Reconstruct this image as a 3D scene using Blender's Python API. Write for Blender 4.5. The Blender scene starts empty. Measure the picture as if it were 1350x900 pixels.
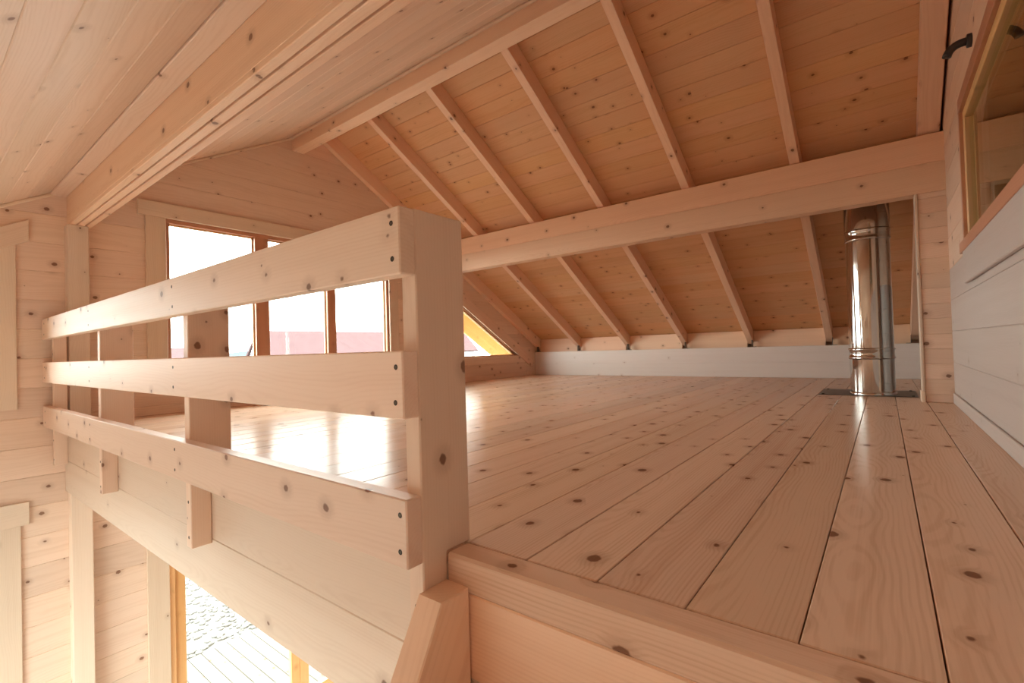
import bpy, bmesh, math, random
from mathutils import Matrix, Vector

sc = bpy.context.scene
random.seed(4)

# ------------------------------------------------------------------ camera
LZ = 3.10                       # height of the loft floor above the ground floor
CAM_H = 0.45                    # camera height above the loft floor
f_px, yaw, pitch, roll = 632.54, 0.65962, 0.015712, -0.029391
cy_, sy_, cp_, sp_ = math.cos(yaw), math.sin(yaw), math.cos(pitch), math.sin(pitch)
fwd = Vector((-sy_ * cp_, cy_ * cp_, sp_))
rgt0 = Vector((cy_, sy_, 0.0))
up0 = rgt0.cross(fwd)
rgt = rgt0 * math.cos(roll) + up0 * math.sin(roll)
upv = up0 * math.cos(roll) - rgt0 * math.sin(roll)
cam_data = bpy.data.cameras.new('camera')
cam = bpy.data.objects.new('camera', cam_data)
sc.collection.objects.link(cam)
cam_data.sensor_width = 36.0
cam_data.lens = f_px / 1350.0 * 36.0
cam_data.clip_start = 0.02
cam_data.clip_end = 500.0
mw = Matrix((rgt, upv, -fwd)).transposed().to_4x4()
mw.translation = Vector((0, 0, LZ + CAM_H))
cam.matrix_world = mw
sc.camera = cam

# ------------------------------------------------------------------ world, exposure
world = bpy.data.worlds.new('world')
sc.world = world
world.use_nodes = True
bg = world.node_tree.nodes['Background']
bg.inputs[0].default_value = (0.945, 0.975, 1.02, 1)
bg.inputs[1].default_value = 5.0
sc.view_settings.view_transform = 'Standard'
sc.view_settings.look = 'None'
sc.view_settings.gamma = 1.0
sc.view_settings.use_curve_mapping = False
sc.view_settings.exposure = 2.16
sc.cycles.max_bounces = 14
sc.cycles.diffuse_bounces = 10
sc.cycles.glossy_bounces = 5
sc.cycles.transparent_max_bounces = 16
sc.cycles.caustics_reflective = False
sc.cycles.caustics_refractive = False

COL = sc.collection

# the room
XL, XR = -4.74, 0.377           # inner faces of the left gable wall and of the right wall
XF = 3.4                        # far wall of the next room
YF, YB = -1.75, 6.90            # inner faces of front and back walls
CO = 0.207                      # log course height
J0 = -0.966                     # a course joint, measured from the loft floor


def front_z(y): return 1.537 + 0.5565 * (y - 0.451)      # ceiling, camera side
def raft_z(y): return 2.701 - 0.578 * (y - 2.906)        # rafter undersides, far side
RD = 0.17
def deck_z(y): return raft_z(y) + RD                      # roof boards, far side


def portal(name, loc, sx, sy, rot):
    l = bpy.data.lights.new(name, 'AREA')
    l.shape = 'RECTANGLE'
    l.size, l.size_y = sx, sy
    l.cycles.is_portal = True
    o = bpy.data.objects.new(name, l)
    COL.objects.link(o)
    o.location = (loc[0], loc[1], loc[2] + LZ)
    o.rotation_euler = rot
    return o


HP = math.pi / 2
IN_PX = (0, -HP, 0)             # a light facing +X
IN_MX = (0, HP, 0)
IN_PY = (HP, 0, 0)
portal('daylight_gable_window', (XL - 0.13, 2.55, 0.98), 1.45, 2.3, IN_PX)
portal('daylight_triangle_window', (XL - 0.13, 5.43, 0.8), 1.0, 1.7, IN_PX)
portal('daylight_gable_door', (XL - 0.13, 2.5, -1.85), 2.5, 2.3, IN_PX)
portal('daylight_side_window', (XL - 0.13, 0.04, 0.75), 1.1, 0.8, IN_PX)
portal('daylight_lower_window', (XL - 0.13, -0.2, -1.4), 1.4, 1.3, IN_PX)
portal('daylight_front_glazing', (-2.4, YF - 0.13, -1.70), 2.9, 2.8, IN_PY)
portal('daylight_next_room', (2.0, YF - 0.13, -1.0), 1.6, 1.6, IN_PY)

# ------------------------------------------------------------------ materials


class NT:
    def __init__(self, name):
        self.m = bpy.data.materials.new(name)
        self.m.use_nodes = True
        self.t = self.m.node_tree
        self.t.nodes.clear()

    def n(self, kind, **kw):
        nd = self.t.nodes.new(kind)
        for k, v in kw.items():
            setattr(nd, k, v)
        return nd

    def link(self, a, b): self.t.links.new(a, b)

    def val(self, sock, v):
        if hasattr(v, 'links') or isinstance(v, bpy.types.NodeSocket):
            self.link(v, sock)
        else:
            sock.default_value = v

    def math(self, op, a, b=0.0, c=0.0):
        nd = self.n('ShaderNodeMath', operation=op)
        for i, v in enumerate((a, b, c)):
            self.val(nd.inputs[i], v)
        return nd.outputs[0]

    def mr(self, v, a, b, c=0.0, d=1.0, smooth=True):
        nd = self.n('ShaderNodeMapRange')
        nd.interpolation_type = 'SMOOTHSTEP' if smooth else 'LINEAR'
        for i, x in enumerate((v, a, b, c, d)):
            self.val(nd.inputs[i], x)
        return nd.outputs[0]

    def mix(self, f, a, b, mode='MIX'):
        nd = self.n('ShaderNodeMix', data_type='RGBA', blend_type=mode)
        self.val(nd.inputs[0], f)
        for i, v in ((6, a), (7, b)):
            if isinstance(v, tuple):
                v = (*v, 1.0) if len(v) == 3 else v
            self.val(nd.inputs[i], v)
        return nd.outputs[2]

    def xyz(self, x, y, z):
        nd = self.n('ShaderNodeCombineXYZ')
        for i, v in enumerate((x, y, z)):
            self.val(nd.inputs[i], v)
        return nd.outputs[0]

    def noise(self, vec, scale, detail=2.0, rough=0.5, dim='3D'):
        nd = self.n('ShaderNodeTexNoise', noise_dimensions=dim)
        self.link(vec, nd.inputs['Vector'])
        nd.inputs['Scale'].default_value = scale
        nd.inputs['Detail'].default_value = detail
        nd.inputs['Roughness'].default_value = rough
        return nd.outputs['Fac']

    def out(self, color, rough=0.5, metal=0.0, spec=0.5, bump=None, bump_s=0.1, coat=0.0, bump_d=0.002):
        b = self.n('ShaderNodeBsdfPrincipled')
        if isinstance(color, tuple):
            color = (*color, 1.0)
        self.val(b.inputs['Base Color'], color)
        self.val(b.inputs['Roughness'], rough)
        b.inputs['Metallic'].default_value = metal
        b.inputs['Specular IOR Level'].default_value = spec
        b.inputs['Coat Weight'].default_value = coat
        b.inputs['Coat Roughness'].default_value = 0.25
        if bump is not None:
            bn = self.n('ShaderNodeBump')
            bn.inputs['Strength'].default_value = bump_s
            bn.inputs['Distance'].default_value = bump_d
            self.link(bump, bn.inputs['Height'])
            self.link(bn.outputs[0], b.inputs['Normal'])
        o = self.n('ShaderNodeOutputMaterial')
        self.link(b.outputs[0], o.inputs[0])
        return self.m


def wood(name, light, dark, knot=(0.16, 0.06, 0.028), rough=0.5, knots=1.0, cell=0.2, rmax=0.013,
         ring=0.009, contrast=0.5, vary=0.16, spec=0.35, bump=0.12):
    """Sawn softwood; the grain runs along the local X axis of each board."""
    t = NT(name)
    tc = t.n('ShaderNodeTexCoord')
    rnd = t.n('ShaderNodeObjectInfo').outputs['Random']
    s = t.n('ShaderNodeSeparateXYZ')
    t.link(tc.outputs['Object'], s.inputs[0])
    x, y, z = s.outputs
    r2 = t.math('FRACT', t.math('MULTIPLY', rnd, 17.31))
    r3 = t.math('FRACT', t.math('MULTIPLY', rnd, 71.77))
    xs = t.math('ADD', x, t.math('MULTIPLY', rnd, 60.0))
    # knots: one per cell of a flat pattern wrapped over the faces
    v = t.math('ADD', t.math('ADD', y, z), t.math('MULTIPLY', r2, 29.0))
    kv = t.xyz(t.math('DIVIDE', xs, cell * 1.25), t.math('DIVIDE', v, cell), 0.0)
    vo = t.n('ShaderNodeTexVoronoi', voronoi_dimensions='2D', feature='F1')
    t.link(kv, vo.inputs['Vector'])
    vo.inputs['Scale'].default_value = 1.0
    vo.inputs['Randomness'].default_value = 1.0
    sepc = t.n('ShaderNodeSeparateColor')
    t.link(vo.outputs['Color'], sepc.inputs[0])
    wob = t.noise(t.xyz(xs, v, 0.0), 90.0, 1.0)
    d = t.math('MULTIPLY', vo.outputs['Distance'], cell)
    d = t.math('ADD', d, t.math('MULTIPLY', t.math('SUBTRACT', wob, 0.5), 0.006))
    rad = t.mr(sepc.outputs[0], 0.25, 1.0, 0.0, rmax, smooth=False)
    kn = t.math('MULTIPLY', t.mr(t.math('SUBTRACT', d, rad), -0.003, 0.002, 1.0, 0.0), t.mr(rad, 0.001, 0.003))
    kn = t.math('MULTIPLY', kn, knots)
    halo = t.math('MULTIPLY', t.mr(t.math('SUBTRACT', d, rad), 0.0, 0.03, 1.0, 0.0), t.mr(rad, 0.001, 0.008))
    # growth rings
    nx = t.noise(t.xyz(t.math('MULTIPLY', xs, 0.9), t.math('MULTIPLY', y, 2.0), t.math('MULTIPLY', z, 2.0)), 1.0, 2.0)
    nx2 = t.noise(t.xyz(t.math('MULTIPLY', xs, 5.0), t.math('MULTIPLY', v, 18.0), 0.0), 1.0, 2.0)
    off = t.math('MULTIPLY', t.math('SUBTRACT', nx, 0.5), 0.22)
    yc = t.math('ADD', t.math('ADD', y, off), t.math('MULTIPLY', t.math('SUBTRACT', r2, 0.5), 0.16))
    zc = t.math('ADD', z, t.math('ADD', 0.05, t.math('MULTIPLY', r3, 0.08)))
    rr = t.math('SQRT', t.math('ADD', t.math('MULTIPLY', yc, yc), t.math('MULTIPLY', zc, zc)))
    rr = t.math('ADD', rr, t.math('MULTIPLY', halo, 0.010))
    rr = t.math('ADD', rr, t.math('MULTIPLY', nx2, 0.010))
    sw = t.math('SINE', t.math('MULTIPLY', rr, 6.2832 / ring))
    rings = t.mr(sw, -0.4, 1.0)
    fine = t.noise(t.xyz(t.math('MULTIPLY', xs, 3.0), t.math('MULTIPLY', y, 220.0), t.math('MULTIPLY', z, 220.0)), 1.0, 2.0)
    streak = t.noise(t.xyz(t.math('MULTIPLY', xs, 0.7), t.math('MULTIPLY', v, 22.0), 3.3), 1.0, 3.0)
    g = t.math('ADD', t.math('MULTIPLY', rings, 0.36), t.math('MULTIPLY', t.math('SUBTRACT', fine, 0.5), 0.9))
    g = t.math('ADD', g, t.math('MULTIPLY', t.math('SUBTRACT', streak, 0.5), 1.5))
    g = t.math('MULTIPLY', t.math('MAXIMUM', g, 0.0), contrast)
    c = t.mix(t.math('MINIMUM', g, 1.0), light, dark)
    c = t.mix(t.math('MULTIPLY', halo, 0.35), c, tuple(a * 0.5 + b * 0.5 for a, b in zip(dark, knot)))
    c = t.mix(t.math('MULTIPLY', kn, 0.85), c, knot)
    # boards differ from one another
    hsv = t.n('ShaderNodeHueSaturation')
    t.link(c, hsv.inputs['Color'])
    t.link(t.math('ADD', 1.0 - vary * 0.5, t.math('MULTIPLY', rnd, vary)), hsv.inputs['Value'])
    t.link(t.math('ADD', 0.95, t.math('MULTIPLY', r3, 0.1)), hsv.inputs['Saturation'])
    t.link(t.math('ADD', 0.496, t.math('MULTIPLY', r2, 0.007)), hsv.inputs['Hue'])
    ro = t.math('ADD', rough - 0.05, t.math('MULTIPLY', streak, 0.12))
    return t.out(hsv.outputs[0], rough=ro, spec=spec, bump=fine, bump_s=bump, bump_d=0.0015)


PINE_L, PINE_D = (0.76, 0.58, 0.455), (0.60, 0.40, 0.27)
M = {}
M['wall'] = wood('pine_wall_log', PINE_L, PINE_D, rough=0.55)
M['ceil'] = wood('pine_ceiling_board', PINE_L, PINE_D, rough=0.5, rmax=0.010, cell=0.22)
M['deck'] = wood('pine_roof_board', (0.69, 0.415, 0.225), (0.53, 0.265, 0.115), rough=0.6, cell=0.17, rmax=0.011, vary=0.10)
M['pale'] = wood('pale_sheen_log', (0.74, 0.68, 0.64), (0.62, 0.53, 0.475), knot=(0.34, 0.22, 0.16), rough=0.42, spec=0.5, cell=0.3, rmax=0.008, contrast=0.4, vary=0.08)  # pale wood, with part of the white daylight put into its colour
M['pale_wall'] = wood('grey_sheen_log', (0.545, 0.48, 0.445), (0.455, 0.385, 0.345), knot=(0.30, 0.20, 0.15), rough=0.42, spec=0.5, cell=0.3, rmax=0.008, contrast=0.4, vary=0.08)  # greyer wood; the grazing window sheen is partly painted into this tone
M['doorframe'] = wood('orange_door_wood', (0.80, 0.46, 0.20), (0.66, 0.32, 0.11), knots=0.1, rough=0.4, contrast=0.5, vary=0.2)
M['floor'] = wood('pine_floor_plank', (0.71, 0.505, 0.375), (0.52, 0.31, 0.195), rough=0.22, spec=0.022, cell=0.16, rmax=0.016, ring=0.0085, contrast=0.75, bump=0.025)
M['beam'] = wood('pine_beam', (0.83, 0.58, 0.41), (0.66, 0.39, 0.23), rough=0.5, cell=0.24)
M['rail'] = wood('pine_rail', (0.78, 0.60, 0.475), (0.63, 0.43, 0.30), rough=0.50, spec=0.4, cell=0.15, rmax=0.012, contrast=0.4)
M['trim'] = wood('pine_trim', (0.72, 0.57, 0.44), (0.57, 0.40, 0.27), rough=0.5, cell=0.26, rmax=0.009, contrast=0.45)
M['frame'] = wood('varnished_window_wood', (0.52, 0.26, 0.15), (0.37, 0.16, 0.085), knots=0.15, rough=0.35, spec=0.5, contrast=0.5, vary=0.25)
M['sash'] = wood('yellow_window_wood', (0.75, 0.50, 0.24), (0.58, 0.34, 0.13), knots=0.1, rough=0.35, spec=0.5, contrast=0.4)
M['rim'] = wood('pine_edge_beam', (0.73, 0.59, 0.47), (0.59, 0.43, 0.31), rough=0.5, cell=0.22, rmax=0.011, contrast=0.4)
M['lower_floor'] = wood('pale_bounce_floor', (0.47, 0.445, 0.415), (0.42, 0.39, 0.355), rough=0.5, knots=0.3)  # unseen floor, pale so that it bounces whiter light onto the lower walls
M['terrace'] = wood('weathered_terrace_board', (0.130, 0.119, 0.108), (0.106, 0.094, 0.083), rough=0.8, vary=0.1, spec=0.0)


def plain(name, col, rough=0.5, metal=0.0, nscale=0.0, namt=0.2, spec=0.5, bump_s=0.0):
    t = NT(name)
    if nscale:
        tc = t.n('ShaderNodeTexCoord')
        nz = t.noise(tc.outputs['Object'], nscale, 3.0)
        c = t.mix(nz, tuple(v * (1 - namt) for v in col), tuple(min(1, v * (1 + namt)) for v in col))
        return t.out(c, rough, metal, spec, bump=nz if bump_s else None, bump_s=bump_s, bump_d=0.004)
    return t.out(col, rough, metal, spec)


def mirror_steel(name):
    t = NT(name)
    tc = t.n('ShaderNodeTexCoord')
    s = t.n('ShaderNodeSeparateXYZ')
    t.link(tc.outputs['Object'], s.inputs[0])
    sm = t.noise(tc.outputs['Object'], 18.0, 3.0)
    ro = t.math('ADD', 0.04, t.math('MULTIPLY', sm, 0.08))
    return t.out((0.56, 0.53, 0.50), ro, 1.0, 0.5)


M['steel'] = mirror_steel('polished_flue_steel')
M['plate'] = plain('grey_floor_plate_metal', (0.17, 0.165, 0.15), 0.42, 0.8, 30.0, 0.25)
M['zinc'] = plain('dull_bracket_zinc', (0.16, 0.15, 0.14), 0.45, 0.8, 60.0, 0.3)
M['screw'] = plain('screw_steel', (0.10, 0.075, 0.05), 0.4, 0.7)
M['hole'] = plain('screw_hole_shadow', (0.035, 0.02, 0.012), 0.8)
M['rubber'] = plain('black_conduit_plastic', (0.035, 0.035, 0.04), 0.45, 0.0, 40.0, 0.3)
M['gravel'] = plain('pale_gravel', (0.125, 0.121, 0.116), 0.9, 0.0, 25.0, 0.25, 0.0, bump_s=0.6)
M['render'] = plain('pale_house_render', (0.72, 0.70, 0.69), 0.9, 0.0, 1.0, 0.1)
M['redroof'] = plain('red_roof_tile', (0.072, 0.045, 0.047), 0.9, 0.0, 2.0, 0.12, 0.0)
M['hill'] = plain('haze_blue_hill', (0.052, 0.068, 0.078), 1.0, 0.0, 0.05, 0.15, 0.0)  # the blue of the distance haze is put into the hill's colour
M['seal'] = plain('dark_glazing_seal', (0.10, 0.09, 0.08), 0.6)


def glass():
    t = NT('window_glass')
    lw = t.n('ShaderNodeLayerWeight')
    lw.inputs['Blend'].default_value = 0.5
    p = t.math('POWER', lw.outputs['Facing'], 4.5)
    f = t.math('ADD', 0.05, t.math('MULTIPLY', p, 0.85))
    tr = t.n('ShaderNodeBsdfTransparent')
    tr.inputs[0].default_value = (0.90, 0.93, 0.88, 1)
    gl = t.n('ShaderNodeBsdfGlossy')
    gl.inputs['Roughness'].default_value = 0.0
    gl.inputs['Color'].default_value = (0.95, 0.97, 0.90, 1)
    mx = t.n('ShaderNodeMixShader')
    t.link(f, mx.inputs[0])
    t.link(tr.outputs[0], mx.inputs[1])
    t.link(gl.outputs[0], mx.inputs[2])
    o = t.n('ShaderNodeOutputMaterial')
    t.link(mx.outputs[0], o.inputs[0])
    return t.m


M['glass'] = glass()

# ------------------------------------------------------------------ builders
MESH = {}


def hull_mesh(name, pts):
    bm = bmesh.new()
    vs = [bm.verts.new(p) for p in pts]
    bmesh.ops.convex_hull(bm, input=vs)
    bmesh.ops.dissolve_limit(bm, angle_limit=0.01, verts=bm.verts, edges=bm.edges)
    bmesh.ops.recalc_face_normals(bm, faces=bm.faces)
    me = bpy.data.meshes.new(name)
    bm.to_mesh(me)
    bm.free()
    return me


def cbox_mesh(lx, ly, lz, c):
    key = (round(lx, 4), round(ly, 4), round(lz, 4), round(c, 4))
    if key in MESH:
        return MESH[key]
    hx, hy, hz = lx / 2, ly / 2, lz / 2
    pts = []
    for sx in (-1, 1):
        for sy in (-1, 1):
            for sz in (-1, 1):
                if c > 0:
                    pts += [(sx * hx, sy * (hy - c), sz * (hz - c)), (sx * (hx - c), sy * hy, sz * (hz - c)), (sx * (hx - c), sy * (hy - c), sz * hz)]
                else:
                    pts.append((sx * hx, sy * hy, sz * hz))
    MESH[key] = hull_mesh('board', pts)
    return MESH[key]


def empty(name, loc):
    o = bpy.data.objects.new(name, None)
    o.empty_display_size = 0.1
    COL.objects.link(o)
    o.location = (loc[0], loc[1], loc[2] + LZ)
    bpy_roots.append(o)
    return o


bpy_roots = []


def place(o, parent):
    """Keep the world transform given in o.matrix_world when parenting."""
    if parent is not None:
        m = o.matrix_basis.copy()
        o.parent = parent
        pm = WORLD(parent)
        o.matrix_basis = pm.inverted() @ m


def WORLD(o):
    m = o.matrix_basis.copy()
    p = o.parent
    while p is not None:
        m = p.matrix_basis @ m
        p = p.parent
    return m


def mobj(name, me, mats, parent=None, mat4=None):
    o = bpy.data.objects.new(name, me)
    COL.objects.link(o)
    mats = mats if isinstance(mats, (list, tuple)) else [mats]
    if len(me.materials) == 0:
        for m in mats:
            me.materials.append(M[m] if isinstance(m, str) else m)
    elif me.materials[0] != (M[mats[0]] if isinstance(mats[0], str) else mats[0]):
        o.data = me = me.copy()
        me.materials.clear()
        for m in mats:
            me.materials.append(M[m] if isinstance(m, str) else m)
    if mat4 is not None:
        o.matrix_basis = mat4
    place(o, parent)
    return o


def obar(name, C, X, Y, lx, ly, lz, mat, parent=None, c=0.002):
    """Chamfered board: centre C (z from the loft floor), local X = grain along direction X."""
    X = Vector(X).normalized()
    Y = Vector(Y)
    Y = (Y - X * Y.dot(X)).normalized()
    Z = X.cross(Y)
    m = Matrix((X, Y, Z)).transposed().to_4x4()
    m.translation = Vector((C[0], C[1], C[2] + LZ))
    me = cbox_mesh(lx, ly, lz, min(c, lx / 3, ly / 3, lz / 3))
    return mobj(name, me, mat, parent, m)


def bx(name, x0, x1, y0, y1, z0, z1, mat, parent=None, axis=None, c=0.002):
    C = ((x0 + x1) / 2, (y0 + y1) / 2, (z0 + z1) / 2)
    d = (x1 - x0, y1 - y0, z1 - z0)
    if axis is None:
        axis = 'xyz'[max(range(3), key=lambda i: d[i])]
    if axis == 'x':
        return obar(name, C, (1, 0, 0), (0, 1, 0), d[0], d[1], d[2], mat, parent, c)
    if axis == 'y':
        return obar(name, C, (0, 1, 0), (0, 0, 1), d[1], d[2], d[0], mat, parent, c)
    return obar(name, C, (0, 0, 1), (1, 0, 0), d[2], d[0], d[1], mat, parent, c)


def prism_x(name, poly, x0, x1, mat, parent=None, c=0.003, front='+', axis=(0, 1, 0)):
    """Convex polygon in (y, z) extruded from x0 to x1, chamfered on the room side; grain along axis."""
    cy = sum(p[0] for p in poly) / len(poly)
    cz = sum(p[1] for p in poly) / len(poly)
    X = Vector(axis).normalized()
    Zl = Vector((1, 0, 0))
    Yl = Zl.cross(X)
    m = Matrix((X, Yl, Zl)).transposed().to_4x4()
    cen = Vector(((x0 + x1) / 2, cy, cz + LZ))
    m.translation = cen
    inv = m.inverted()
    # inset polygon
    n = len(poly)
    area = sum(poly[i][0] * poly[(i + 1) % n][1] - poly[(i + 1) % n][0] * poly[i][1] for i in range(n))
    sg = 1 if area > 0 else -1
    ins = []
    for i in range(n):
        p0, p1, p2 = Vector(poly[i - 1]), Vector(poly[i]), Vector(poly[(i + 1) % n])
        e1, e2 = (p1 - p0).normalized(), (p2 - p1).normalized()
        n1, n2 = Vector((-e1.y, e1.x)) * sg, Vector((-e2.y, e2.x)) * sg
        k = max(0.2, 1 + n1.dot(n2))
        ins.append(p1 + (n1 + n2) * (c / k))
    xf, xb = (x1, x0) if front == '+' else (x0, x1)
    s = -1 if front == '+' else 1
    pts = []
    for p in poly:
        pts.append(inv @ Vector((xb, p[0], p[1] + LZ)))
        pts.append(inv @ Vector((xf + s * c, p[0], p[1] + LZ)))
    for p in ins:
        pts.append(inv @ Vector((xf, p[0], p[1] + LZ)))
    return mobj(name, hull_mesh(name, pts), mat, parent, m)


def lathe(name, prof, seg, mat, parent, loc, smooth=True):
    bm = bmesh.new()
    rings = []
    for r, z in prof:
        rings.append([bm.verts.new((r * math.cos(2 * math.pi * i / seg), r * math.sin(2 * math.pi * i / seg), z)) for i in range(seg)])
    for a, b in zip(rings, rings[1:]):
        for i in range(seg):
            f = bm.faces.new((a[i], a[(i + 1) % seg], b[(i + 1) % seg], b[i]))
            f.smooth = smooth
    bm.faces.new([bm.verts.new(v.co) for v in reversed(rings[0])])
    bm.faces.new([bm.verts.new(v.co) for v in rings[-1]])
    me = bpy.data.meshes.new(name)
    bm.to_mesh(me)
    bm.free()
    return mobj(name, me, mat, parent, Matrix.Translation((loc[0], loc[1], loc[2] + LZ)))


def tube(name, pts, rads, seg, mat, parent=None):
    bm = bmesh.new()
    P = [Vector((p[0], p[1], p[2] + LZ)) for p in pts]
    org = P[0].copy()
    P = [p - org for p in P]
    rings = []
    up = Vector((0.1, 0.3, 1)).normalized()
    for i, p in enumerate(P):
        t = (P[min(i + 1, len(P) - 1)] - P[max(i - 1, 0)]).normalized()
        a = t.cross(up).normalized()
        b = t.cross(a)
        up = -b if i else up
        rings.append([bm.verts.new(p + (a * math.cos(2 * math.pi * k / seg) + t.cross(a) * math.sin(2 * math.pi * k / seg)) * rads[i]) for k in range(seg)])
    for r0, r1 in zip(rings, rings[1:]):
        for k in range(seg):
            f = bm.faces.new((r0[k], r0[(k + 1) % seg], r1[(k + 1) % seg], r1[k]))
            f.smooth = True
    bm.faces.new(list(reversed(rings[0])))
    bm.faces.new(rings[-1])
    bmesh.ops.recalc_face_normals(bm, faces=bm.faces)
    me = bpy.data.meshes.new(name)
    bm.to_mesh(me)
    bm.free()
    return mobj(name, me, mat, parent, Matrix.Translation(org))


def tag(o, label, cat, group=None, kind=None):
    o['label'] = label
    o['category'] = cat
    if group:
        o['group'] = group
    if kind:
        o['kind'] = kind
    return o


def structure(o, label, cat): return tag(o, label, cat, kind='structure')


# ------------------------------------------------------------------ floors
G = -LZ                                                     # ground floor level
ground = bx('floor', XL - 0.1, XF, YF - 0.1, YB + 0.1, G - 0.12, G - 0.021, 'lower_floor', axis='y', c=0)
structure(ground, 'unseen plank ground floor of the room below the loft, made pale to bounce light', 'floor')
yy = XL
while yy < XR - 0.01:
    bx('plank', yy + 0.001, min(yy + 0.167, XR), YF, YB, G - 0.021, G, 'lower_floor', ground, 'y', 0.0015)
    yy += 0.168

FY0 = 0.826
loft = bx('floor', XL, XR + 0.02, 0.78, YB, -0.30, -0.026, 'beam', axis='x', c=0)
structure(loft, 'wide pine plank floor of the loft', 'floor')
xs_ = -0.116
while xs_ > XL:
    xs_ -= 0.168
while xs_ < XR:
    a, b = max(xs_ + 0.0012, XL), min(xs_ + 0.168 - 0.0012, XR)
    if b - a > 0.02:
        pl = bx('plank', a, b, FY0 + 0.0015, 6.735, -0.026, -0.0006, 'floor', loft, 'y', 0.0018)
        pl.matrix_basis = pl.matrix_basis @ Matrix.Rotation(random.uniform(-0.005, 0.005), 4, 'X')   # slightly cupped boards
    xs_ += 0.168

# ------------------------------------------------------------------ roof
ang_f = math.atan(0.5565)
ang_b = math.atan(0.578)
fdir = Vector((0, math.cos(ang_f), math.sin(ang_f)))       # up the front slope
bdir = Vector((0, math.cos(ang_b), -math.sin(ang_b)))      # down the back slope
fn = Vector((0, -math.sin(ang_f), math.cos(ang_f)))
bn = Vector((0, math.sin(ang_b), math.cos(ang_b)))
X0R, X1R = XL - 0.1, XF


def slope_slab(name, y0, y1, zf, d, nrm, off, th, mat, label):
    p0 = Vector((0, y0, zf(y0)))
    L = (y1 - y0) / d.y
    C = p0 + d * (L / 2) + nrm * (off + th / 2)
    C.x = (X0R + X1R) / 2
    o = obar(name, C, (1, 0, 0), d, X1R - X0R, L, th, mat, None, 0.0)
    return structure(o, label, 'ceiling'), p0, L


ceil_f, pf0, Lf = slope_slab('ceiling', YF - 0.2, 2.60, front_z, fdir, fn, 0.016, 0.12, 'deck', 'sloping ceiling of smooth pine boards in front of the ridge beam')
w = 0.138
s_ = 0.0
while s_ < Lf:
    e = min(s_ + w, Lf)
    C = pf0 + fdir * ((s_ + e) / 2) + fn * 0.008
    C.x = (X0R + X1R) / 2
    obar('ceiling_board', C, (1, 0, 0), fdir, X1R - X0R, e - s_ - 0.001, 0.016, 'ceil', ceil_f, 0.003)
    s_ = e
ceil_b, pb0, Lb = slope_slab('ceiling', 2.56, YB + 0.25, deck_z, bdir, bn, 0.020, 0.12, 'deck', 'sloping roof boarding above the exposed rafters')
w = 0.165
s_ = 0.0
while s_ < Lb:
    e = min(s_ + w, Lb)
    C = pb0 + bdir * ((s_ + e) / 2) + bn * 0.010
    C.x = (X0R + X1R) / 2
    obar('roof_board', C, (1, 0, 0), bdir, X1R - X0R, e - s_ - 0.0012, 0.020, 'deck', ceil_b, 0.003)
    s_ = e

# overhang beyond the gable: golden soffit and barge boards
def overhang(label, y0, y1, zf, d, nrm, drop):
    L = (y1 - y0) / d.y
    o = empty('roof_overhang', (XL - 0.4, (y0 + y1) / 2, (zf(y0) + zf(y1)) / 2))
    structure(o, label, 'roof')
    C = Vector((0, (y0 + y1) / 2, (zf(y0) + zf(y1)) / 2))
    for k in range(4):
        a = C + nrm * 0.012
        a.x = XL - 0.17 - k * 0.14
        obar('soffit_board', a, d, (1, 0, 0), L, 0.139, 0.02, 'sash', o, 0.003)
    b = C + nrm * (0.10 - drop / 2)
    b.x = XL - 0.675
    obar('barge_board', b, d, nrm, L, 0.20 + drop, 0.03, 'sash', o, 0.004)
    return o


overhang('golden roof overhang outside the gable above the triangular window', 2.60, YB + 0.5, raft_z, bdir, bn, 0.30)
overhang('golden roof overhang outside the gable above the sloped-head window', YF - 0.5, 2.60, front_z, fdir, fn, 0.12)

# ------------------------------------------------------------------ log walls
FLIM = lambda z: 0.451 + (z - 0.06 - 1.537) / 0.5565       # a bit above the ceiling
BLIM = lambda z: 2.906 + (2.701 + RD + 0.06 - z) / 0.578


def log_wall(root, x0, x1, front, openings, y0=YF - 0.1, y1=YB + 0.1, mat='wall', step=None):
    """openings: dict(z0, z1, ya, yb) with ya, yb functions of z; z0, z1 on course joints."""
    k0 = math.floor((G - J0) / CO)
    k = k0
    while True:
        z0, z1 = J0 + k * CO, J0 + (k + 1) * CO
        k += 1
        if z0 > 3.0:
            break
        lo0, lo1 = max(y0, FLIM(z0)), max(y0, FLIM(z1))
        hi0, hi1 = min(y1, BLIM(z0)), min(y1, BLIM(z1))
        if z1 > 2.86:
            lo0, lo1 = max(lo0, 2.57), max(lo1, 2.57)
        if hi0 - lo0 < 0.08:
            continue
        if hi1 < lo1 + 0.01:
            hi1 = lo1 + 0.01
        segs = [((lo0, lo1), (hi0, hi1))]
        for op in openings:
            if op['z0'] < z1 - 0.01 and op['z1'] > z0 + 0.01:
                a0, a1 = op['ya'](z0), op['ya'](z1)
                b0, b1 = op['yb'](z0), op['yb'](z1)
                new = []
                for (l, h) in segs:
                    if b0 <= l[0] or a0 >= h[0]:
                        new.append((l, h))
                        continue
                    if a0 > l[0] + 0.02:
                        new.append((l, (a0, a1)))
                    if b0 < h[0] - 0.02:
                        new.append(((b0, b1), h))
                segs = new
        for (l, h) in segs:
            mt = step[1] if step and z0 > step[0] - 0.01 else mat
            prism_x('log', [(l[0], z0), (h[0], z0), (h[1], z1), (l[1], z1)], x0, x1, mt, root, 0.004, front)


def cst(v): return lambda z: v


jz = lambda n: J0 + n * CO
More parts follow.
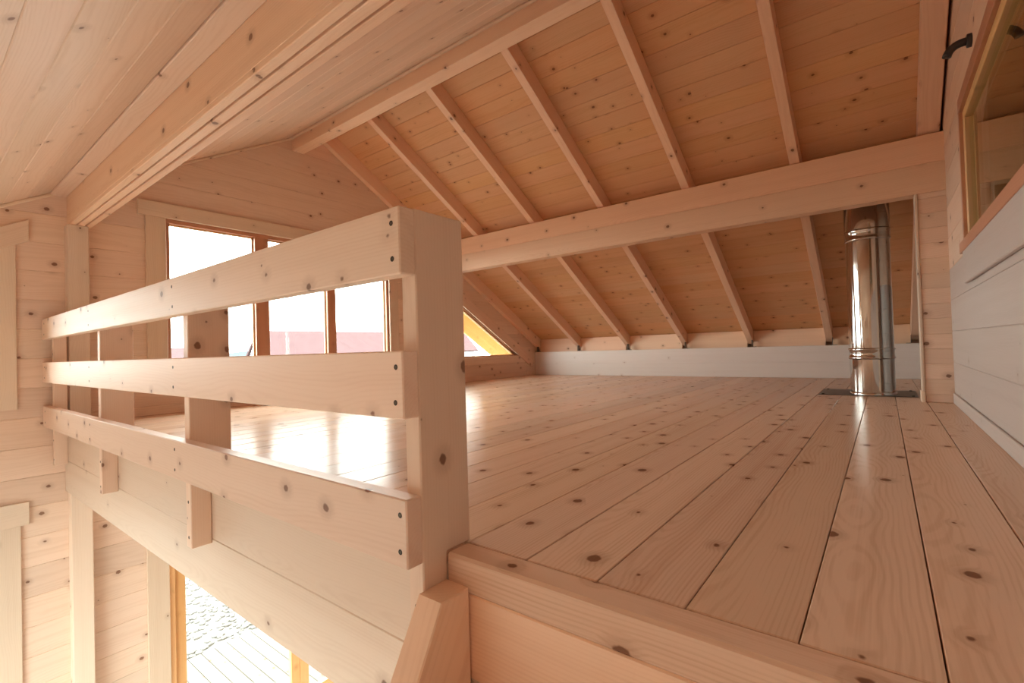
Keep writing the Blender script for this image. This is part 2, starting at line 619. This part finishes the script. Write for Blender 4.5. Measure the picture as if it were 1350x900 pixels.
# joints used: jz(6)=.276 jz(12)=1.518 jz(13)=1.725 ; jz(2)=-.552
gable = empty('wall_left', (XL, 2.5, G))
structure(gable, 'pine log gable wall with the windows and terrace door', 'wall')
tri_top = lambda y: 1.036 - 0.576 * (y - 5.048)
ops = [dict(z0=jz(6), z1=jz(13), ya=cst(1.40), yb=cst(3.70)),                                   # gable window
       dict(z0=jz(6), z1=jz(11), ya=cst(4.66), yb=lambda z: 5.048 + (1.036 + 0.06 - z) / 0.576),   # sloped window
       dict(z0=G - 0.1, z1=jz(2), ya=cst(1.38), yb=cst(3.62)),                                  # terrace door
       dict(z0=jz(6), z1=jz(11), ya=lambda z: min(0.41, max(-0.35, 0.42 + (z - 1.30) / 0.5565)), yb=cst(0.42)),
       dict(z0=jz(-5), z1=jz(1), ya=cst(-0.85), yb=cst(0.42))]
log_wall(gable, XL - 0.10, XL, '+', ops)

wright = empty('wall_right', (XR, 2.5, G))
structure(wright, 'pine log wall with the inner window beside the loft floor', 'wall')
XU = 0.362                                                  # face of the right wall
log_wall(wright, XU, XR + 0.10, '-', [dict(z0=jz(9), z1=jz(13), ya=cst(1.3), yb=cst(3.59))], mat='pale_wall', step=(jz(9), 'wall'))  # lower courses paler, part of the window sheen is in their colour

wback = bx('wall_back', XL - 0.1, XF, YB, YB + 0.1, G, 0.62, 'wall', axis='x', c=0)
structure(wback, 'low pine knee wall under the rafter feet', 'wall')
for z0, z1 in ((0.0, 0.192), (0.192, 0.385)):
    bx('knee_board', XL + 0.002, XR + 0.013, 6.735, 6.765, z0, z1, 'pale', wback, 'x', 0.002)

wfront = empty('wall_front', (-2, YF, G))
structure(wfront, 'pine log front wall with the wide glazing', 'wall')
zt = front_z(YF) + 0.08
for a, b, z0, z1 in ((XL, -4.45, G, zt), (0.05, 1.2, G, zt), (2.8, XF, G, zt), (-4.45, -3.85, G, zt), (-0.95, 0.05, G, zt), (-3.85, -0.95, -0.25, zt), (1.2, 2.8, -0.2, zt), (1.2, 2.8, G, -1.8)):
    z = z0
    while z < z1 - 0.02:
        e = min(z + CO, z1)
        bx('log', a, b, YF - 0.1, YF, z, e, 'wall', wfront, 'x', 0.0035)
        z = e
wfar = bx('wall_far', XF - 0.02, XF + 0.08, YF - 0.1, YB + 0.1, G, 3.0, 'wall', axis='y', c=0)
structure(wfar, 'pine wall at the end of the next room', 'wall')
nfl = bx('floor', XR + 0.1, XF - 0.02, YF, YB, -0.2, 0.0, 'floor', axis='y', c=0)
structure(nfl, 'pine floor of the next room behind the inner window', 'floor')

# ------------------------------------------------------------------ windows and the door


def casing(parent, y0, y1, z0, z1, x, axis, th=0.022, s=1, mat='trim', name='casing'):
    xa, xb = (x, x + th) if s > 0 else (x - th, x)
    return bx(name, xa, xb, y0, y1, z0, z1, mat, parent, axis, 0.0025)


def pane(parent, y0, y1, z0, z1, x, mat='glass'):
    return bx('pane', x - 0.004, x + 0.004, y0, y1, z0, z1, mat, parent, 'y', 0.0005)


def sash(parent, y0, y1, z0, z1, x0, x1, wd, mat):
    bx('sash_rail', x0, x1, y0, y1, z0, z0 + wd, mat, parent, 'y', 0.003)
    bx('sash_rail', x0, x1, y0, y1, z1 - wd, z1, mat, parent, 'y', 0.003)
    bx('sash_stile', x0, x1, y0, y0 + wd, z0 + wd, z1 - wd, mat, parent, 'z', 0.003)
    bx('sash_stile', x0, x1, y1 - wd, y1, z0 + wd, z1 - wd, mat, parent, 'z', 0.003)


# gable window over the loft: three lights
w1 = structure(empty('window_1', (XL, 2.55, 0.3)), 'three-light gable window with reddish wooden frame behind the railing', 'window')
FX0, FX1 = XL - 0.085, XL - 0.010
zb, ztp = jz(6), jz(13)
bx('frame_rail', FX0, FX1, 1.40, 3.70, 1.60, ztp, 'frame', w1, 'y')
bx('frame_rail', FX0, FX1, 1.40, 3.70, zb, 0.385, 'frame', w1, 'y')
for a, b in ((1.40, 1.437), (2.135, 2.262), (2.885, 2.985), (3.665, 3.70)):
    bx('frame_post', FX0, FX1, a, b, 0.385, 1.60, 'frame', w1, 'z')
for i, (a, b) in enumerate(((1.437, 2.135), (2.262, 2.885), (2.985, 3.665))):
    g = 0.012
    bx('glazing_bead', XL - 0.075, XL - 0.050, a, b, 0.385, 0.385 + g, 'sash', w1, 'y')
    bx('glazing_bead', XL - 0.075, XL - 0.050, a, b, 1.60 - g, 1.60, 'sash', w1, 'y')
    bx('glazing_bead', XL - 0.075, XL - 0.050, a, a + g, 0.385 + g, 1.60 - g, 'sash', w1, 'z')
    bx('glazing_bead', XL - 0.075, XL - 0.050, b - g, b, 0.385 + g, 1.60 - g, 'sash', w1, 'z')
    pane(w1, a + 0.005, b - 0.005, 0.39, 1.595, XL - 0.063)
casing(w1, 1.212, 3.87, 1.632, 1.754, XL, 'y', 0.028)
casing(w1, 1.262, 1.404, 0.376, 1.632, XL, 'z')
casing(w1, 3.69, 3.82, 0.376, 1.632, XL, 'z')
casing(w1, 1.212, 3.87, 0.255, 0.376, XL, 'y', 0.028)

# sloped window in the eaves corner
w2 = structure(empty('window_2', (XL, 5.5, 0.3)), 'triangular gable window under the roof slope beside the newel post', 'window')
sd = Vector((0, 1, -0.576)).normalized()
sn = Vector((0, 0.576, 1)).normalized()


def slope_piece(name, ya, yb, off0, off1, x0, x1, mat):
    """A strip parallel to the roof slope between offsets off0..off1 measured up from tri_top."""
    C = Vector(((x0 + x1) / 2, (ya + yb) / 2, (tri_top(ya) + tri_top(yb)) / 2)) + sn * ((off0 + off1) / 2)
    return obar(name, C, sd, sn, (yb - ya) / sd.y, off1 - off0, x1 - x0, mat, w2, 0.002)


slope_piece('frame_rail', 4.66, 6.50, 0.0, 0.07, FX0, FX1, 'frame')
slope_piece('glazing_bead', 4.68, 6.22, -0.022, 0.0, XL - 0.085, XL - 0.04, 'sash')
slope_piece('casing', 4.56, 6.60, 0.006, 0.155, XL, XL + 0.026, 'wall')
bx('frame_rail', FX0, FX1, 4.66, 6.50, zb, 0.352, 'frame', w2, 'y')
bx('glazing_bead', XL - 0.085, XL - 0.04, 4.69, 6.2, 0.352, 0.366, 'sash', w2, 'y')
bx('frame_post', FX0, FX1, 4.66, 4.695, 0.352, 1.22, 'frame', w2, 'z')
casing(w2, 4.56, 6.62, 0.235, 0.345, XL, 'y', 0.018, 1, 'wall')
casing(w2, 4.55, 4.675, 0.345, 1.20, XL, 'z')
prism_x('pane', [(4.69, 0.36), (6.21, 0.36), (4.69, tri_top(4.69) - 0.01)], XL - 0.067, XL - 0.060, 'glass', w2, 0.0005)

# terrace door below the loft
d1 = structure(empty('door_1', (XL, 2.5, G)), 'glazed terrace door with orange wooden frame below the loft edge', 'door')
bx('frame_post', XL - 0.10, XL - 0.005, 1.38, 1.43, G, -0.552, 'doorframe', d1, 'z')
bx('frame_post', XL - 0.10, XL - 0.005, 3.57, 3.62, G, -0.552, 'doorframe', d1, 'z')
bx('frame_rail', XL - 0.10, XL - 0.005, 1.43, 3.57, -0.60, -0.552, 'doorframe', d1, 'y')
for a, b in ((1.43, 2.50), (2.51, 3.57)):
    sash(d1, a, b, G + 0.03, -0.60, XL - 0.085, XL - 0.035, 0.085, 'doorframe')
    pane(d1, a + 0.07, b - 0.07, G + 0.1, -0.67, XL - 0.06)
casing(d1, 1.236, 1.386, G, -0.54, XL, 'z')
casing(d1, 3.61, 3.75, G, -0.54, XL, 'z')
casing(d1, 1.18, 3.80, -0.54, -0.40, XL, 'y', 0.028)

# side window of the gable, sloped head
w3 = structure(empty('window_3', (XL, 0.0, 0.2)), 'sloped-head window casing on the gable wall under the ceiling edge', 'window')
fs = Vector((0, 1, 0.5565)).normalized()
fsn = Vector((0, -0.5565, 1)).normalized()
casing(w3, 0.395, 0.521, 0.134, 1.275, XL, 'z')
hd = lambda y: 1.308 + 0.5565 * (y - 0.587)
prism_x('casing', [(-0.42, hd(-0.42)), (0.587, hd(0.587)), (0.587, hd(0.587) + 0.151), (-0.42, hd(-0.42) + 0.151)], XL, XL + 0.028, 'trim', w3, 0.0025, '+', axis=(0, 1, 0.5565))
casing(w3, -0.47, -0.34, 0.134, 0.72, XL, 'z')
casing(w3, -0.34, 0.395, 0.134, 0.27, XL, 'y')
bx('frame_post', FX0, FX1, 0.37, 0.42, 0.28, 1.25, 'frame', w3, 'z')
bx('frame_post', FX0, FX1, -0.35, -0.30, 0.28, 0.85, 'frame', w3, 'z')
bx('frame_rail', FX0, FX1, -0.30, 0.37, 0.276, 0.33, 'frame', w3, 'y')
C = Vector((XL - 0.047, 0.035, 1.25 - 0.5565 * (0.42 - 0.035)))
obar('frame_rail', C, fs, fsn, 0.78 / fs.y, 0.06, 0.075, 'frame', w3, 0.002)
prism_x('pane', [(-0.31, 0.32), (0.38, 0.32), (0.38, 1.25), (-0.31, 0.86)], XL - 0.064, XL - 0.058, 'glass', w3, 0.0005)

# window of the lower room
w4 = structure(empty('window_4', (XL, -0.2, -2.0)), 'plain cased window on the gable wall of the lower room', 'window')
casing(w4, -1.05, 0.571, -0.664, -0.507, XL, 'y', 0.028)
casing(w4, 0.40, 0.529, -2.0, -0.664, XL, 'z')
casing(w4, -0.98, -0.84, -2.0, -0.664, XL, 'z')
casing(w4, -1.05, 0.571, -2.13, -2.0, XL, 'y', 0.028)
bx('frame_post', FX0, FX1, 0.37, 0.42, jz(-5), -0.759, 'frame', w4, 'z')
bx('frame_post', FX0, FX1, -0.85, -0.80, jz(-5), -0.759, 'frame', w4, 'z')
bx('frame_rail', FX0, FX1, -0.80, 0.37, -0.81, -0.759, 'frame', w4, 'y')
bx('frame_rail', FX0, FX1, -0.80, 0.37, jz(-5), jz(-5) + 0.05, 'frame', w4, 'y')
pane(w4, -0.80, 0.37, jz(-5) + 0.05, -0.81, XL - 0.06)

# inner window in the right wall
w5 = structure(empty('window_5', (XR, 2.7, 0.9)), 'inner window with yellow sash and red-brown frame in the right wall', 'window')
RX0, RX1 = XU - 0.004, XU + 0.085
bx('frame_rail', RX0, RX1, 1.3, 3.59, 1.66, jz(13) + 0.012, 'frame', w5, 'y')
bx('frame_rail', RX0 - 0.016, RX1, 1.3, 3.59, jz(9), 0.955, 'frame', w5, 'y')
bx('frame_post', RX0, RX1, 3.555, 3.59, 0.955, 1.66, 'frame', w5, 'z')
bx('frame_post', RX0, RX1, 1.3, 1.34, 0.955, 1.66, 'frame', w5, 'z')
sash(w5, 1.34, 3.555, 0.955, 1.66, XU + 0.012, XU + 0.060, 0.045, 'sash')
pane(w5, 1.38, 3.515, 0.995, 1.62, XU + 0.036)
bx('apron', XU - 0.020, XU, 1.25, 3.47, 0.725, jz(9) - 0.001, 'pale_wall', w5, 'y', 0.004)

# unseen front glazing behind the stairs, sized to light the loft
w6 = structure(empty('window_6', (-2.2, YF, G)), 'unseen wide glazing of the front wall, sized to light the loft', 'window')
for i in range(4):
    x = -3.85 + i * (2.9 - 0.06) / 3
    bx('frame_post', x, x + 0.06, YF - 0.09, YF - 0.02, G + 0.06, -0.31, 'frame', w6, 'z')
    if i < 3:
        bx('pane', x + 0.06, x + 0.9466, YF - 0.06, YF - 0.052, G + 0.06, -0.31, 'glass', w6, 'x', 0.0005)
bx('frame_rail', -3.85, -0.95, YF - 0.09, YF - 0.02, -0.31, -0.25, 'frame', w6, 'x')
bx('frame_rail', -3.85, -0.95, YF - 0.09, YF - 0.02, G, G + 0.06, 'frame', w6, 'x')

# ------------------------------------------------------------------ ceiling laths and baseboards
tr1 = structure(obar('trim_1', (XL + 0.011, 0.0 + (2.52 + YF) / 2, front_z((2.52 + YF) / 2) - 0.013), fs, fsn, (2.52 - YF) / fs.y, 0.022, 0.022, 'trim', None, 0.006),
                'slim cornice lath where the ceiling boards meet the gable wall', 'trim')
tr2 = structure(bx('trim_2', XL, XF, 0.702, 0.790, 1.664, 1.684, 'ceil', None, 'x', 0.004),
                'flat narrow board between the ceiling boards and the grooved beam', 'trim')
tr3 = structure(bx('trim_3', XL, XF, 2.497, 2.524, front_z(2.51) - 0.026, front_z(2.51) - 0.002, 'trim', None, 'x', 0.006),
                'long lath between the ceiling boards and the ridge beam', 'trim')
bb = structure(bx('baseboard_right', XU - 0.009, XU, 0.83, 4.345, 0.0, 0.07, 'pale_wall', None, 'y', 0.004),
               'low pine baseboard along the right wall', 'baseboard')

# ------------------------------------------------------------------ roof timbers
rb = tag(bx('ridge_beam', XL, XF - 0.02, 2.524, 2.643, 2.55, 3.10, 'beam', None, 'x', 0.003),
         'long pine ridge beam where the rafters meet the boarded ceiling', 'beam')

gb = tag(empty('grooved_beam', (XL, 0.85, 1.45)), 'deep pine beam with two grooves under it below the front ceiling', 'beam')
bx('upper_timber', XL, XF - 0.02, 0.79, 0.918, 1.478, front_z(0.79) + 0.02, 'beam', gb, 'x', 0.002)
for a, b in ((0.79, 0.826), (0.835, 0.874), (0.883, 0.918)):
    bx('lower_strip', XL, XF - 0.02, a, b, 1.452, 1.4785, 'beam', gb, 'x', 0.003)

pu = tag(empty('purlin', (-2, 4.4, 1.44)), 'double pine purlin of two stacked logs under the rafters', 'beam')
bx('log', XL, XU + 0.02, 4.348, 4.47, 1.438, 1.640, 'beam', pu, 'x', 0.004)
prism_pts = [(4.351, 1.644), (4.355, 1.640), (4.47, 1.640), (4.47, 1.794), (4.392, 1.839), (4.355, 1.839), (4.351, 1.835)]
pme = hull_mesh('log', [(x, y - 4.41, z - 1.74) for x in ((XL + XU) / -2 + XL, XU + 0.02 - (XL + XU) / 2) for (y, z) in prism_pts])
mobj('log', pme, 'beam', pu, Matrix.Translation(((XL + XU) / 2, 4.41, 1.74 + LZ)))

RXR = [-4.668, -3.875, -3.03, -2.18, -1.336, -0.48, 0.345]
RLAB = ['exposed pine rafter lying flat against the gable wall',
        'exposed pine rafter next to the one on the gable wall',
        'third exposed pine rafter counted from the gable wall',
        'middle exposed pine rafter, fourth from the gable wall',
        'fifth exposed pine rafter from the gable wall, two bays from the steel flue',
        'exposed pine rafter just beside the steel flue, towards the gable wall',
        'last exposed pine rafter, along the right wall above the log pier']
ya, yb = 2.643, YB
L = (yb - ya) / bdir.y
rperp = RD * bdir.y
for i, xr in enumerate(RXR):
    root = empty('rafter', (xr - 0.035, 6.7, 0.45))
    wd = 0.07 if i < 6 else 0.115
    ym = (ya + yb) / 2
    C = Vector((xr - wd / 2, ym, raft_z(ym))) + bn * (rperp / 2)
    obar('timber', C, bdir, (1, 0, 0), L - 0.12, wd, rperp - 0.001, 'beam', root, 0.003)
    tag(root, RLAB[i], 'rafter', 'exposed rafters of the far roof slope')
    # steel angle at the foot, on the visible side
    sx = xr if i < 6 else xr - wd
    sg = 1 if i < 6 else -1
    br = empty('bracket', (sx, 6.75, 0.4))
    bpy_roots.remove(br)
    m0 = br.matrix_basis.copy()
    br.parent = root
    br.matrix_basis = WORLD(root).inverted() @ m0
    br.name = 'bracket'
    x0, x1 = sorted((sx, sx + sg * 0.004))
    bx('bracket_leaf', x0, x1, 6.70, 6.765, 0.39, 0.475, 'zinc', br, 'z', 0.0008)
    x0, x1 = sorted((sx + sg * 0.004, sx + sg * 0.045))
    bx('bracket_leaf', x0, x1, 6.738, 6.765, 0.386, 0.391, 'zinc', br, 'y', 0.0008)
for i in range(7):                                          # boards closing the gaps above the knee wall
    x0 = RXR[i]
    x1 = (RXR[i + 1] - (0.07 if i < 5 else 0.115)) if i < 6 else XR + 0.01
    if x1 - x0 > 0.02:
        bx('blocking_board', x0 + 0.002, x1 - 0.002, 6.815, 6.84, 0.30, deck_z(6.84) - 0.002, 'beam', wback, 'x', 0.002)

# ------------------------------------------------------------------ posts at the gable, edge of the loft
tag(bx('wall_post', XL, XL + 0.095, 0.775, 0.895, 0.0, 1.452, 'rim', None, 'z', 0.004),
    'square pine post on the gable wall under the grooved beam', 'post')
tag(bx('wall_post', XL, XL + 0.095, 0.775, 0.895, G, -0.486, 'rim', None, 'z', 0.004),
    'square pine post on the gable wall of the lower room under the loft edge', 'post')

eb = tag(empty('loft_edge_beam', (-2, 0.8, -0.486)), 'deep pine edge beam of the loft in two stacked logs with a flush nosing', 'beam')
bx('log', XL, -0.792, 0.762, 0.78, -0.258, -0.026, 'rim', eb, 'x', 0.003)
bx('log', -0.792, XR + 0.01, 0.7595, 0.78, -0.258, -0.077, 'beam', eb, 'x', 0.003)
bx('log', XL, XR + 0.01, 0.762, 0.88, -0.486, -0.258, 'rim', eb, 'x', 0.003)
bx('nosing', XL + 0.096, -0.7935, 0.757, FY0, -0.026, 0.0, 'floor', eb, 'x', 0.004)
bx('nosing', -0.7915, XR, 0.757, FY0, -0.077, 0.0, 'floor', eb, 'x', 0.006)

# ------------------------------------------------------------------ railing
RY0, RY1 = 0.648, 0.690
PX = [(-4.679, -4.632, 0.762), (-3.430, -3.382, 0.838), (-2.152, -2.104, 0.838), (-0.840, -0.792, 0.838)]
rl = tag(empty('loft_railing', (-2.7, 0.67, 0.0)), 'pine railing of three wide rails on four posts along the loft edge', 'railing')


def screw_mesh():
    bm = bmesh.new()
    n = 12
    def ring(r, y): return [bm.verts.new((r * math.cos(2 * math.pi * i / n), y, r * math.sin(2 * math.pi * i / n))) for i in range(n)]
    a, b, c_ = ring(0.0060, 0.0), ring(0.0056, -0.0006), ring(0.0032, -0.0003)
    for p, q, mi in ((a, b, 0), (b, c_, 0)):
        for i in range(n):
            f = bm.faces.new((p[i], p[(i + 1) % n], q[(i + 1) % n], q[i]))
            f.material_index = mi
    f = bm.faces.new(c_)
    f.material_index = 1
    bmesh.ops.recalc_face_normals(bm, faces=bm.faces)
    me = bpy.data.meshes.new('screw')
    bm.to_mesh(me)
    bm.free()
    me.materials.append(M['hole'])
    me.materials.append(M['screw'])
    return me


SCREW = screw_mesh()


def screw(parent, x, y, z, r=1.0):
    o = bpy.data.objects.new('screw', SCREW)
    COL.objects.link(o)
    o.location = (x, y, z + LZ)
    o.rotation_euler = (0, random.uniform(0, 6), 0)
    o.scale = (r, 1, r)
    place(o, parent)
    return o


for (z0, z1) in ((0.614, 0.758), (0.310, 0.453), (-0.002, 0.143)):
    r_ = bx('rail', XL + 0.004, -0.792, RY0, RY1, z0, z1, 'rail', rl, 'x', 0.003)
    for (a, b, yb_) in PX:
        for zz in (z0 + 0.034, z1 - 0.034):
            screw(r_, (a + b) / 2 + random.uniform(-0.004, 0.004), RY0 - 0.0002, zz)
for (a, b, yb_) in PX:
    # notched over the edge beam: full depth above the floor, cut back below it
    bm = bmesh.new()
    zt_, zn, zl = 0.760, 0.0005, -0.275
    prof = [(RY1, zl), (0.7615, zl), (0.7615, zn if yb_ > 0.77 else zt_)]
    if yb_ > 0.77:
        prof += [(yb_, zn), (yb_, zt_)]
    prof += [(RY1, zt_)]
    org = Vector(((a + b) / 2, RY1, 0.0))
    # local X = up (grain), local Y = world x, local Z = world y
    fa = [bm.verts.new((z - org.z, a - org.x, y - org.y)) for (y, z) in prof]
    fb = [bm.verts.new((z - org.z, b - org.x, y - org.y)) for (y, z) in prof]
    bm.faces.new(fa)
    bm.faces.new(list(reversed(fb)))
    n = len(prof)
    for i in range(n):
        bm.faces.new((fa[i], fb[i], fb[(i + 1) % n], fa[(i + 1) % n]))
    bmesh.ops.recalc_face_normals(bm, faces=bm.faces)
    bmesh.ops.bevel(bm, geom=[e for e in bm.edges], offset=0.003, segments=1, affect='EDGES')
    me = bpy.data.meshes.new('post')
    bm.to_mesh(me)
    bm.free()
    m4 = Matrix(((0, 1, 0), (0, 0, 1), (1, 0, 0))).to_4x4()
    m4.translation = Vector((org.x, org.y, org.z + LZ))
    p_ = mobj('post', me, 'rail', rl, m4)
    for zz in (-0.10, -0.235):
        screw(p_, (a + b) / 2, RY1 - 0.0002, zz)

# ------------------------------------------------------------------ stairs
st = tag(empty('stair', (-0.2, 0.0, G)), 'steep pine stair with a sloping side beam that stops under the loft floor edge', 'stair')
poly = [(0.756, -0.060), (0.676, -0.060), (-1.035, G), (-0.81, G), (0.756, -0.36)]
for a, b in ((-0.7912, -0.7225), (0.285, 0.360)):
    prism_x('stringer', list(reversed(poly)), a, b, 'beam', st, 0.003, '+', axis=(0, 0.49, 0.872))
for i in range(11):
    z = -0.32 - i * 0.246
    y = 0.676 + (z + 0.06) / 1.777
    bx('tread', -0.7225, 0.285, y + 0.02, y + 0.20, z - 0.035, z, 'beam', st, 'x', 0.004)

# ------------------------------------------------------------------ log pier at the right wall
lp = tag(empty('log_pier', (0.29, 4.42, 0)), 'short pier of stacked log ends under the purlin at the right wall', 'pier')
z = 0.0
tops = [0.055, 0.158, 0.262, 0.365, 0.469, 0.572, 0.676, 0.779, 0.883, 0.986, 1.09, 1.193, 1.297, 1.40, 1.438]
z = 0.0
for i, t_ in enumerate(tops):
    bx('log', 0.212, XR + 0.013, 4.352 + (0.002 if i % 2 else 0.0), 4.468, z, t_, 'wall', lp, 'x', 0.003 if i % 2 else 0.0045)
    z = t_
bx('edge_trim', 0.196, 0.212, 4.345, 4.475, 0.075, 1.438, 'trim', lp, 'z', 0.003)
bx('base_block', 0.190, 0.212, 4.338, 4.475, 0.0, 0.075, 'trim', lp, 'z', 0.003)

# ------------------------------------------------------------------ flue
fx, fy, fr = -0.085, 4.86, 0.148
fl = tag(empty('flue_pipe', (fx, fy, 0)), 'polished steel flue pipe rising from a grey floor plate to the roof', 'flue')
lathe('pipe_section', [(fr, 0.004), (fr, 0.285)], 64, 'steel', fl, (fx, fy, 0))
lathe('pipe_section', [(fr, 0.375), (fr, 1.235)], 64, 'steel', fl, (fx, fy, 0))
top = lathe('pipe_section', [(fr + 0.004, 1.325), (fr + 0.004, 1.60)], 64, 'steel', fl, (fx, fy, 0))
for v in top.data.vertices:
    if v.co.z > 1.5:
        v.co.z = deck_z(v.co.y + fy) - 0.003


def clamp(z0, z1):
    h = z1 - z0
    prof = [(fr, z0), (fr + 0.006, z0 + 0.004), (fr + 0.009, z0 + 0.012), (fr + 0.004, z0 + 0.020), (fr + 0.003, z0 + h / 2), (fr + 0.004, z1 - 0.020), (fr + 0.009, z1 - 0.012), (fr + 0.006, z1 - 0.004), (fr, z1)]
    return lathe('joint_ring', prof, 64, 'steel', fl, (fx, fy, 0))


clamp(0.285, 0.375)
clamp(1.235, 1.325)
lathe('base_collar', [(fr + 0.006, 0.003), (fr + 0.006, 0.018), (fr + 0.001, 0.022)], 64, 'steel', fl, (fx, fy, 0))
bx('floor_plate', -0.445, 0.19, 4.685, 5.22, 0.0003, 0.0035, 'plate', fl, 'x', 0.001)
for px_, py_ in ((-0.415, 4.72), (-0.415, 5.18), (0.16, 4.72), (0.16, 5.18)):
    lathe('plate_screw', [(0.011, 0.003), (0.010, 0.007), (0.006, 0.009)], 10, 'hole', fl, (px_, py_, 0))

# ------------------------------------------------------------------ conduit stub above the inner window
CY, CZ = 3.04, 1.806
cs = tag(empty('conduit_elbow', (XU, CY, CZ)), 'black plastic conduit elbow sticking out above the inner window', 'conduit')
pts = [(XU + 0.005, CY, CZ)]
for i in range(9):
    a = i / 8 * math.radians(80)
    pts.append((XU - 0.03 - 0.058 * math.sin(a), CY, CZ - 0.058 * (1 - math.cos(a))))
tube('bent_pipe', pts, [0.0175] * 10, 16, 'rubber', cs)
tube('flange', [(XU + 0.002, CY, CZ), (XU - 0.016, CY, CZ), (XU - 0.018, CY, CZ)], [0.030, 0.030, 0.026], 20, 'rubber', cs)

# ------------------------------------------------------------------ outside
gr = structure(bx('ground', -120, 60, -70, 110, G - 0.45, G - 0.17, 'gravel', None, 'x', 0), 'pale gravel ground outside the house', 'ground')
dk = tag(empty('terrace_deck', (-5.3, 2.5, G - 0.17)), 'pale board terrace outside the glazed door', 'terrace')
y = -1.6
while y < 6.0:
    bx('deck_board', -6.80, XL - 0.112, y, y + 0.138, G - 0.135, G - 0.10, 'terrace', dk, 'x', 0.003)
    y += 0.145
bx('joist', -6.74, -6.68, -1.6, 6.0, G - 0.17, G - 0.136, 'terrace', dk, 'y', 0.002)
bx('joist', -5.0, -4.95, -1.6, 6.0, G - 0.17, G - 0.136, 'terrace', dk, 'y', 0.002)

# pebbles near the terrace
bm = bmesh.new()
rnd = random.Random(9)
for i in range(2600):
    px_, py_ = rnd.uniform(-10.5, -6.87), rnd.uniform(1.0, 7.0)
    r = rnd.uniform(0.02, 0.06)
    mt = Matrix.Translation((px_, py_, G - 0.165)) @ Matrix.Rotation(rnd.uniform(0, 3), 4, 'Z') @ Matrix.Diagonal((r, r * rnd.uniform(0.6, 1), r * 0.6, 1))
    bmesh.ops.create_icosphere(bm, subdivisions=1, radius=1.0, matrix=mt)
me = bpy.data.meshes.new('pebbles')
bm.to_mesh(me)
bm.free()
pb = mobj('pebbles', me, 'gravel', None, Matrix.Translation((0, 0, LZ)))
tag(pb, 'pale pebbles scattered beyond the terrace boards', 'pebbles', kind='stuff')


def far_house(label, x, y0, y1, zeave, zr, dep):
    h = empty('house', (x, (y0 + y1) / 2, G - 0.17))
    bx('house_wall', x - dep, x, y0, y1, G - 0.17, zeave, 'render', h, 'y', 0)
    for s in (0, 1):
        xa, xb = (x + 0.4, x - dep / 2) if s == 0 else (x - dep - 0.4, x - dep / 2)
        d = Vector((xb - xa, 0, zr - zeave))
        C = Vector(((xa + xb) / 2, (y0 + y1) / 2, (zr + zeave) / 2 + 0.05))
        obar('roof_slope', C, (0, 1, 0), d, y1 - y0 + 0.1, d.length, 0.14, 'redroof', h, 0)
    for yg in (y0, y1 - 0.15):                              # closed gable ends
        me = hull_mesh('house_gable', [(xx - (x - dep / 2), yy_, zz - zeave) for (xx, zz) in ((x, zeave), (x - dep, zeave), (x - dep / 2, zr)) for yy_ in (0.0, 0.15)])
        mobj('house_gable', me, 'render', h, Matrix.Translation((x - dep / 2, yg, zeave + LZ)))
    n = int((y1 - y0) / 3)
    for i in range(n):
        yc = y0 + (i + 0.5) * (y1 - y0) / n
        bx('house_window', x - 0.02, x + 0.05, yc - 0.5, yc + 0.5, G + 0.6, G + 1.8, 'seal', h, 'z', 0.01)
    return tag(h, label, 'house', 'houses seen through the gable window')


far_house('long pale house with a dull red roof outside the gable window', -30.0, 14.15, 33.0, 0.35, 2.0, 2.6)
far_house('smaller house with a dull red roof left of the long house', -40.0, 9.0, 14.3, 0.0, 1.2, 8.0)
bm = bmesh.new()
bmesh.ops.create_uvsphere(bm, u_segments=40, v_segments=20, radius=1.0)
for v in bm.verts:
    v.co.z *= 1 + 0.12 * math.sin(5 * v.co.x + 3 * v.co.y)
me = bpy.data.meshes.new('hill')
bm.to_mesh(me)
bm.free()
for p in me.polygons:
    p.use_smooth = True
hl = mobj('hill', me, 'hill', None, Matrix.Translation((-210, 118, G - 0.2)) @ Matrix.Diagonal((25, 80, 10.2, 1)))
tag(hl, 'hazy blue hill on the horizon beyond the gable window', 'hill')
